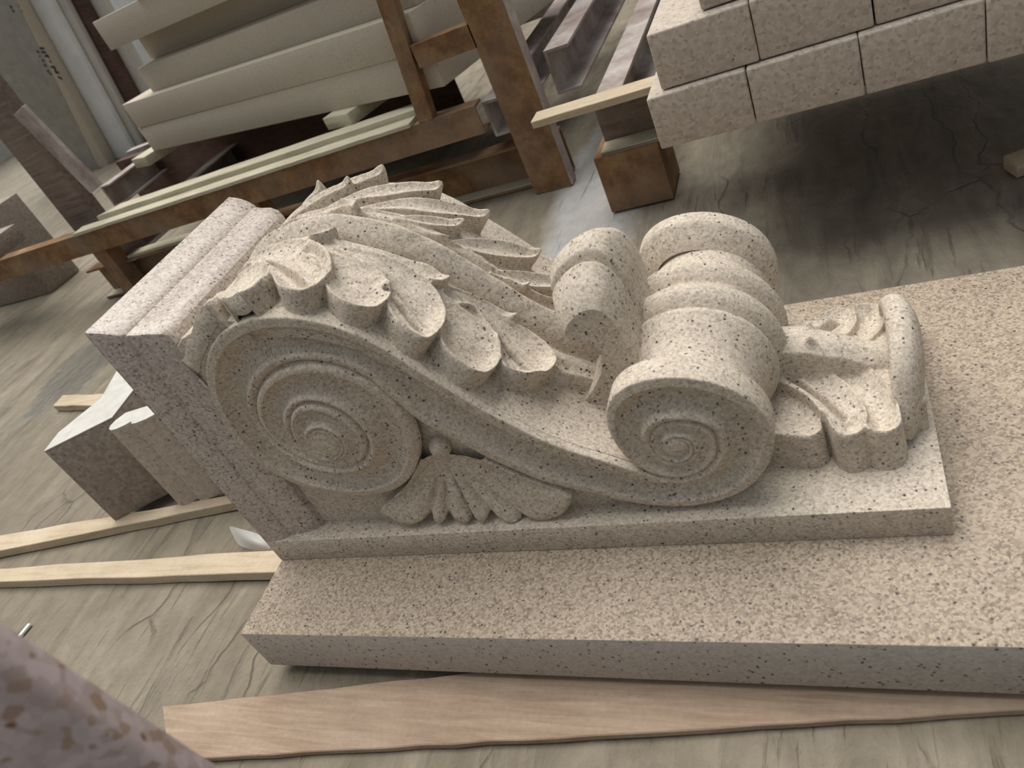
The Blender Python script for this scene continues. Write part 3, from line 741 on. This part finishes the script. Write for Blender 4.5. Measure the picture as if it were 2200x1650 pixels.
# plastic scrap, chalk offcut
def scrap():
    A = [on(p, 2, z) for p, z in [((487, 1126), ZF + .002), ((512, 1136), ZF + .03), ((545, 1142), ZF + .035), ((580, 1160), ZF + .02), ((500, 1148), ZF + .012), ((530, 1160), ZF + .04), ((560, 1172), ZF + .03), ((512, 1176), ZF + .004), ((545, 1180), ZF + .012), ((585, 1185), ZF + .008)]]
    f = [(0, 4, 5, 1), (1, 5, 6, 2), (2, 6, 9, 3), (4, 7, 8, 5), (5, 8, 9, 6)]
    me = mesh('plastic_scrap', A, f, True)
    o = link('plastic_scrap', me, 'plastic', label='crumpled clear plastic scrap beside the abacus foot', cat='plastic scrap')
    md = o.modifiers.new('s', 'SUBSURF'); md.levels = md.render_levels = 2
scrap()
a, b = on((22, 1395), 2, ZF), on((66, 1342), 2, ZF)
bar('white_offcut', 'chalk', (a[0], a[1], ZF + .002), (b[0], b[1], ZF + .002), .009, .006, label='thin white offcut stick lying on the muddy floor', cat='offcut')
a = on((2190, 368), 2, ZF)
box('timber_offcut', 'batten', a[0] - .02, a[0] + .16, a[1], a[1] + .05, ZF, ZF + .03, rz=.3, label='small timber offcut on the floor under the kerb stack', cat='offcut')

# near upright rose slab at the picture's corner
def near_slab():
    p0 = CAM + ray((0, 1424)) * .40; p1 = CAM + ray((358, 1650)) * .47
    d = Vector(p1 - p0).normalized(); A = Vector(p0) - d * .10; t = (ZF - A.z) / d.z; B = A + d * t
    side = Vector((-.80, -.60, 0)).normalized(); nrm = side.cross(d).normalized()
    if nrm.dot(Vector(CAM) - A) < 0: nrm = -nrm
    th = .03; wd = .16
    v = []
    for q in (A, B):
        for s_, k in ((0, 0), (wd, 0), (wd, -th), (0, -th)):
            v.append(q + side * s_ + nrm * k)
    for i in range(4): v[4 + i].z = ZF
    f = [(0, 1, 2, 3), (7, 6, 5, 4), (0, 4, 5, 1), (1, 5, 6, 2), (2, 6, 7, 3), (3, 7, 4, 0)]
    me = mesh('upright_slab', v, f)
    bm = bmesh.new(); bm.from_mesh(me); bmesh.ops.recalc_face_normals(bm, faces=bm.faces)
    bmesh.ops.bevel(bm, geom=bm.edges[:], offset=.007, segments=3, affect='EDGES', profile=.5); bm.to_mesh(me); bm.free(); fix_normals(me, math.radians(40))
    link('upright_slab', me, 'rose', label='rose granite slab standing upright in front of the long slab', cat='slab')
near_slab()

# ------------------------------------------------------------------ rusty rack on the left
def channel(name, mat, A, B, h, fl_, t=.008, parent=None, open_dir=(0, 1, 0), up=(0, 0, 1)):
    """C-channel from A to B; A,B on the web's outer lower edge"""
    A = Vector(A); B = Vector(B); d = (B - A).normalized(); u = Vector(up).normalized(); o_ = Vector(open_dir).normalized()
    sec = [(0, 0), (fl_, 0), (fl_, t), (t, t), (t, h - t), (fl_, h - t), (fl_, h), (0, h)]
    v = [p + o_ * a + u * b for p in (A, B) for a, b in sec]; n = 8
    f = [tuple(range(n)), tuple(range(2 * n - 1, n - 1, -1))] + [(i, i + n, (i + 1) % n + n, (i + 1) % n) for i in range(n)]
    me = mesh(name, v, f); bm = bmesh.new(); bm.from_mesh(me); bmesh.ops.recalc_face_normals(bm, faces=bm.faces)
    bmesh.ops.triangulate(bm, faces=[q for q in bm.faces if len(q.verts) > 4]); bm.to_mesh(me); bm.free()
    return link(name, me, mat, parent)
rack = thing('steel_rack', 'rusty steel rack carrying the pale slab pile', 'rack')
YR = 1.60
channel('rail', 'rust', (-2.6, YR, .115), (-.02, YR, .115), .085, .06, parent=rack)
channel('wide_post', 'rust', (.055, YR, ZF), (.055, YR, 1.1), .12, .05, parent=rack, up=(1, 0, 0))
box('post_flange', 'dsteel', .1752, .1785, YR, YR + .05, ZF, 1.1, rack, bevel=0)
bar('thin_post', 'rust', (-.185, YR + .02, .20), (-.115, YR + .02, .75), .05, .04, rack, up=(0, 1, 0))
bar('cross_bar', 'rust', (-.13, YR + .02, .378), (.06, YR + .02, .378), .04, .065, rack)
channel('floor_beam', 'rust', (-1.98, YR + .125, ZF), (.16, YR + .125, ZF), .14, .065, parent=rack, open_dir=(0, -1, 0))
box('beam_dust', 'plydust', -1.98, .05, YR + .062, YR + .115, ZF + .0085, ZF + .011, rack, bevel=0)
channel('cross_beam', 'dsteel', (-.02, YR + .06, .075), (-.02, YR + 1.6, .075), .11, .07, parent=rack, open_dir=(1, 0, 0))
channel('cross_beam', 'dsteel', (.19, YR + .12, .12), (.19, YR + 2.0, .12), .13, .075, parent=rack, open_dir=(1, 0, 0))
channel('leg', 'rust', (-1.80, YR + .01, ZF), (-1.80, YR + .01, .115), .07, .07, parent=rack, up=(1, 0, 0))
channel('leg', 'rust', (-1.0, YR + .01, ZF), (-1.0, YR + .01, .115), .07, .07, parent=rack, up=(1, 0, 0))
channel('cross_beam', 'dsteel', (-1.75, YR + .06, .02), (-1.75, YR + 1.6, .02), .09, .07, parent=rack, open_dir=(1, 0, 0))
channel('rear_rail', 'dsteel', (-2.6, YR + 1.2, .115), (.2, YR + 1.2, .115), .085, .06, parent=rack)
A_, B_ = on((215, 402), 2, .19), on((285, 350), 2, .19); D_ = (B_ - A_) / np.linalg.norm(B_ - A_)
channel('cross_beam', 'dsteel', (A_[0], A_[1], .08), tuple((A_ + D_ * 1.5) * [1, 1, 0] + [0, 0, .08]), .11, .07, parent=rack, open_dir=(1, 0, 0))
channel('shade_blocker', 'darkwood', (-2.6, YR + 1.1, ZF), (-.4, YR + .75, ZF), .30, .06, parent=rack)  # added dark blocker, keeps the gap under the pile black
# left end post leaning timber pair
channel('wide_post', 'oldwood', (-2.00, YR + .16, ZF), (-2.00, YR + .16, 1.3), .16, .06, parent=rack, up=(1, 0, 0))
A_, B_ = on((208, 405), 1, YR + .12), on((42, 236), 1, YR + .12)
bar('brace', 'dsteel', A_, B_, .07, .02, rack, up=(0, 1, 0))
lath('plywood_strip', 'plydust', [(-1.80, YR - .01), (-.235, YR - .01), (-.235, YR + .05), (-1.80, YR + .05)], .2005, .012, 'lower dusty plywood strip lying on the rack rail', 'wood strip', 'plywood strips on the rail', 8)
lath('plywood_strip', 'plydust', [(-1.70, YR + .052), (-.20, YR + .052), (-.20, YR + .12), (-1.62, YR + .12)], .2005, .030, 'upper thick dusty plywood strip behind the rail edge', 'wood strip', 'plywood strips on the rail', 9)

lath('plywood_strip', 'plydust', [(-1.72, YR + .066), (-1.15, YR + .066), (-1.15, YR + .120), (-1.72, YR + .120)], .031, .012, 'short dusty plywood strip on the low beam below the rail', 'wood strip', None, 14)
# pale slab pile, turned a little
ang = math.atan2(-.55, 1.62); ca, sa = math.cos(ang), math.sin(ang)
def pile():
    org = np.array(on((330, 325), 2, .27)[:2])
    def W(u, v): return (org[0] + ca * u - sa * v, org[1] + sa * u + ca * v)
    z = .27
    rows = [(0, 1.82, .108, 0, 'lowest pale granite slab in the pile on the rusty rack'), (.01, 1.80, .108, -.004, 'second pale granite slab from the bottom of the rack pile'),
            (.20, 1.60, .100, .05, 'third pale granite slab up, set back in the rack pile'), (.18, 1.58, .095, .14, 'fourth recessed pale granite slab, shaded in the rack pile'),
            (.16, 1.66, .112, .02, 'fifth pale granite slab jutting out of the rack pile'), (.55, 1.25, .09, .01, 'topmost pale granite slab of the rack pile')]
    for i, (u0, L, h, v0, lab) in enumerate(rows):
        me = boxmesh('granite_slab', L, .85, h, .003, 2, .001, i)
        c = W(u0 + L / 2, v0 + .425)
        o = link('granite_slab', me, 'pale', label=lab, cat='slab', group='slabs piled on the rack'); o.location = (c[0], c[1], z); o.rotation_euler.z = ang
        z += h + .0005
    for u, n in ((-.12, 0), (1.30, 1)):
        me = boxmesh('bearer', .13, .9, .042, .002)
        c = W(u + .05, .40); o = link('timber_bearer', me, 'plydust', label=['dusty timber bearer under the far end of the pale pile', 'dusty timber bearer under the pale pile near the posts'][n], cat='bearer', group='bearers under the pile')
        o.location = (c[0], c[1], .228); o.rotation_euler.z = ang
pile()

# ------------------------------------------------------------------ kerb stack on its stand, right
stand = thing('steel_stand', 'dusty steel trestle under the kerb stone stack', 'stand')
YK = 1.35
box('leg', 'rust', .345, .515, YK, YK + .16, ZF, .05, stand, bevel=.004)
channel('beam', 'oldwood', (.37, YK + .075, .05), (2.4, YK + .075, .05), .13, .075, parent=stand, open_dir=(0, -1, 0))
box('beam_dust', 'plydust', .37, 2.4, YK, YK + .066, .0585, .061, stand, bevel=0)
channel('top_beam', 'dsteel', (.38, YK + .08, .05), (.38, YK + 1.6, .05), .13, .07, parent=stand, open_dir=(1, 0, 0))
box('leg', 'rust', 2.0, 2.17, YK, YK + .16, ZF, .05, stand, bevel=.004)
lath('plywood_strip', 'batten', [(.235, YK - .03), (2.35, YK - .05), (2.35, YK + .03), (.235, YK + .035)], .18, .018, 'narrow timber strip projecting from under the kerb stack', 'wood strip', None, 12, .0012)
def kerbs():
    z = .1985; L = 1.0; rnd = random.Random(5); YF = .935
    x0 = [on((1420, 328), 1, YF)[0], on((1416, 216), 1, YF)[0] + .004, on((1516, 73), 1, YF + .05)[0], .72]
    wds = [.180, .186, .182, .18]
    ords = ['bottom', 'second', 'third', 'fourth']
    nm = ['first', 'second', 'third', 'fourth', 'fifth', 'sixth', 'seventh', 'eighth']
    for r in range(3):
        x = x0[r]
        w0 = wds[r]
        for i in range(5):
            w_ = w0 + rnd.uniform(-.004, .004)
            if r == 1 and i == 0: w_ = .178
            if r == 2 and i == 0: w_ = .100
            me = boxmesh('kerb_stone', w_ - .002, L, .1025, .004, 3, .0010, r * 10 + i)
            yf = YF + [0, .022, .05, .055][r] + rnd.uniform(-.004, .004)
            o = link('kerb_stone', me, 'kerb', label=f'pinkish granite kerb stone, {nm[i]} from the trestle leg in the {ords[r]} course', cat='kerb stone', group='kerb stones stacked on the trestle')
            o.location = (x + w_ / 2, yf + L / 2, z); x += w_
        z += .1045
kerbs()

# ------------------------------------------------------------------ upright things far left
def upright(name, mat, bot_px, top_px, y, wpx, thk, label, cat, zb_=None, group=None, yt=None):
    """standing slab: lower-left, top-left pixels on plane y; width in metres"""
    A = on(bot_px, 1, y); B = on(top_px, 1, yt or y); d = Vector(B - A); L = d.length; d.normalize()
    A = Vector(A); s_ = Vector((1, 0, 0)); s_ = (s_ - d * s_.dot(d)).normalized(); u = s_.cross(d)
    ln = L + .5
    me = boxmesh(name, wpx, thk, ln, .003)
    o = link(name, me, mat, label=label, cat=cat, group=group); c = A + s_ * wpx / 2 - u * 0 + Vector((0, thk / 2, 0))
    o.matrix_world = Matrix(((s_.x, -u.x, d.x, c.x), (s_.y, -u.y, d.y, c.y), (s_.z, -u.z, d.z, c.z), (0, 0, 0, 1)))
    return o
YU = 4.3
def up_px(name, mat, bl, br, tl, label, cat, thk=.06, dy=0., group=None):
    a, b = on(bl, 1, YU + dy), on(br, 1, YU + dy); wd = float(b[0] - a[0])
    A = np.array([a[0], YU + dy, ZF]); B = on(tl, 1, YU + dy)
    d = Vector(B - A).normalized(); s_ = Vector((d.z, 0, -d.x)); u = Vector((0, 1, 0))
    me = boxmesh(name, wd, thk, 2.6, .003)
    o = link(name, me, mat, label=label, cat=cat, group=group); c = Vector(A) + s_ * wd / 2 + u * thk / 2
    c.z += wd / 2 * abs(d.x)
    o.matrix_world = Matrix(((s_.x, u.x, d.x, c.x), (s_.y, u.y, d.y, c.y), (s_.z, u.z, d.z, c.z), (0, 0, 0, 1)))
    return o
g1 = up_px('standing_slab', 'greyboard', (110, 410), (212, 362), (-95, 40), 'wide grey sawn slab leaning upright with faint marker writing', 'slab', .1, .0, 'upright slabs')
g2 = up_px('standing_slab', 'pale', (208, 366), (232, 353), (-2, 0), 'narrow pale slab with black marker scribbles beside the white panel', 'slab', .1, .004, 'upright slabs')
up_px('white_board', 'white', (226, 357), (284, 322), (18, 0), 'tall white board leaning behind the slab pile', 'board', .05, .12)
up_px('cream_board', 'cream', (282, 323), (304, 309), (106, 0), 'narrow cream strip board beside the dark timber board', 'board', .05, .18)
up_px('timber_board', 'darkwood', (302, 312), (338, 290), (126, 0), 'dark brown timber board leaning upright behind the pile', 'board', .05, .24)
up_px('cream_board', 'cream', (334, 294), (370, 272), (170, 0), 'pale board between the dark board and the slab pile', 'board', .05, .30)
def scribble(par, pts, y):
    v = []; f = []
    for (x0, y0), (x1, y1) in pts:
        a, b = on((x0, y0), 1, y), on((x1, y1), 1, y); d = (b - a) / np.linalg.norm(b - a); n_ = np.array([-d[2], 0, d[0]]) * .009
        k = len(v); v += [a - n_, b - n_, b + n_, a + n_]; f.append((k, k + 1, k + 2, k + 3))
    o = link('marker_writing', mesh('marker_writing', v, f), 'ink'); o.parent = par; o.matrix_parent_inverse = par.matrix_world.inverted()
bpy.context.view_layer.update()
scribble(g2, [((25, 5), (37, 6)), ((34, 13), (41, 12)), ((41, 22), (48, 26)), ((82, 104), (95, 104)), ((84, 111), (99, 113)), ((96, 121), (104, 119)), ((104, 121), (104, 125)), ((106, 131), (111, 134)), ((109, 144), (118, 144)), ((117, 144), (120, 156)), ((119, 156), (127, 156)), ((124, 165), (134, 170))], YU + .003)
scribble(g1, [((21, 12), (26, 18)), ((26, 21), (31, 26)), ((79, 109), (84, 114)), ((84, 120), (87, 122)), ((90, 128), (95, 133)), ((94, 139), (100, 142)), ((102, 150), (105, 156)), ((106, 157), (111, 161))], YU - .001)
# timbers and blocks stacked at the rack's far end
box('stone_block', 'brown', -2.9, -2.33, YR - .01, YR + .20, .2005, .275, rz=-.03, label='weathered stone block lying on the far end of the rack rail', cat='stone block')
box('stone_block', 'brown', -3.3, -2.62, YR + .32, YR + .52, ZF, .33, rz=-.03, label='taller weathered block behind the one on the rack rail', cat='stone block')
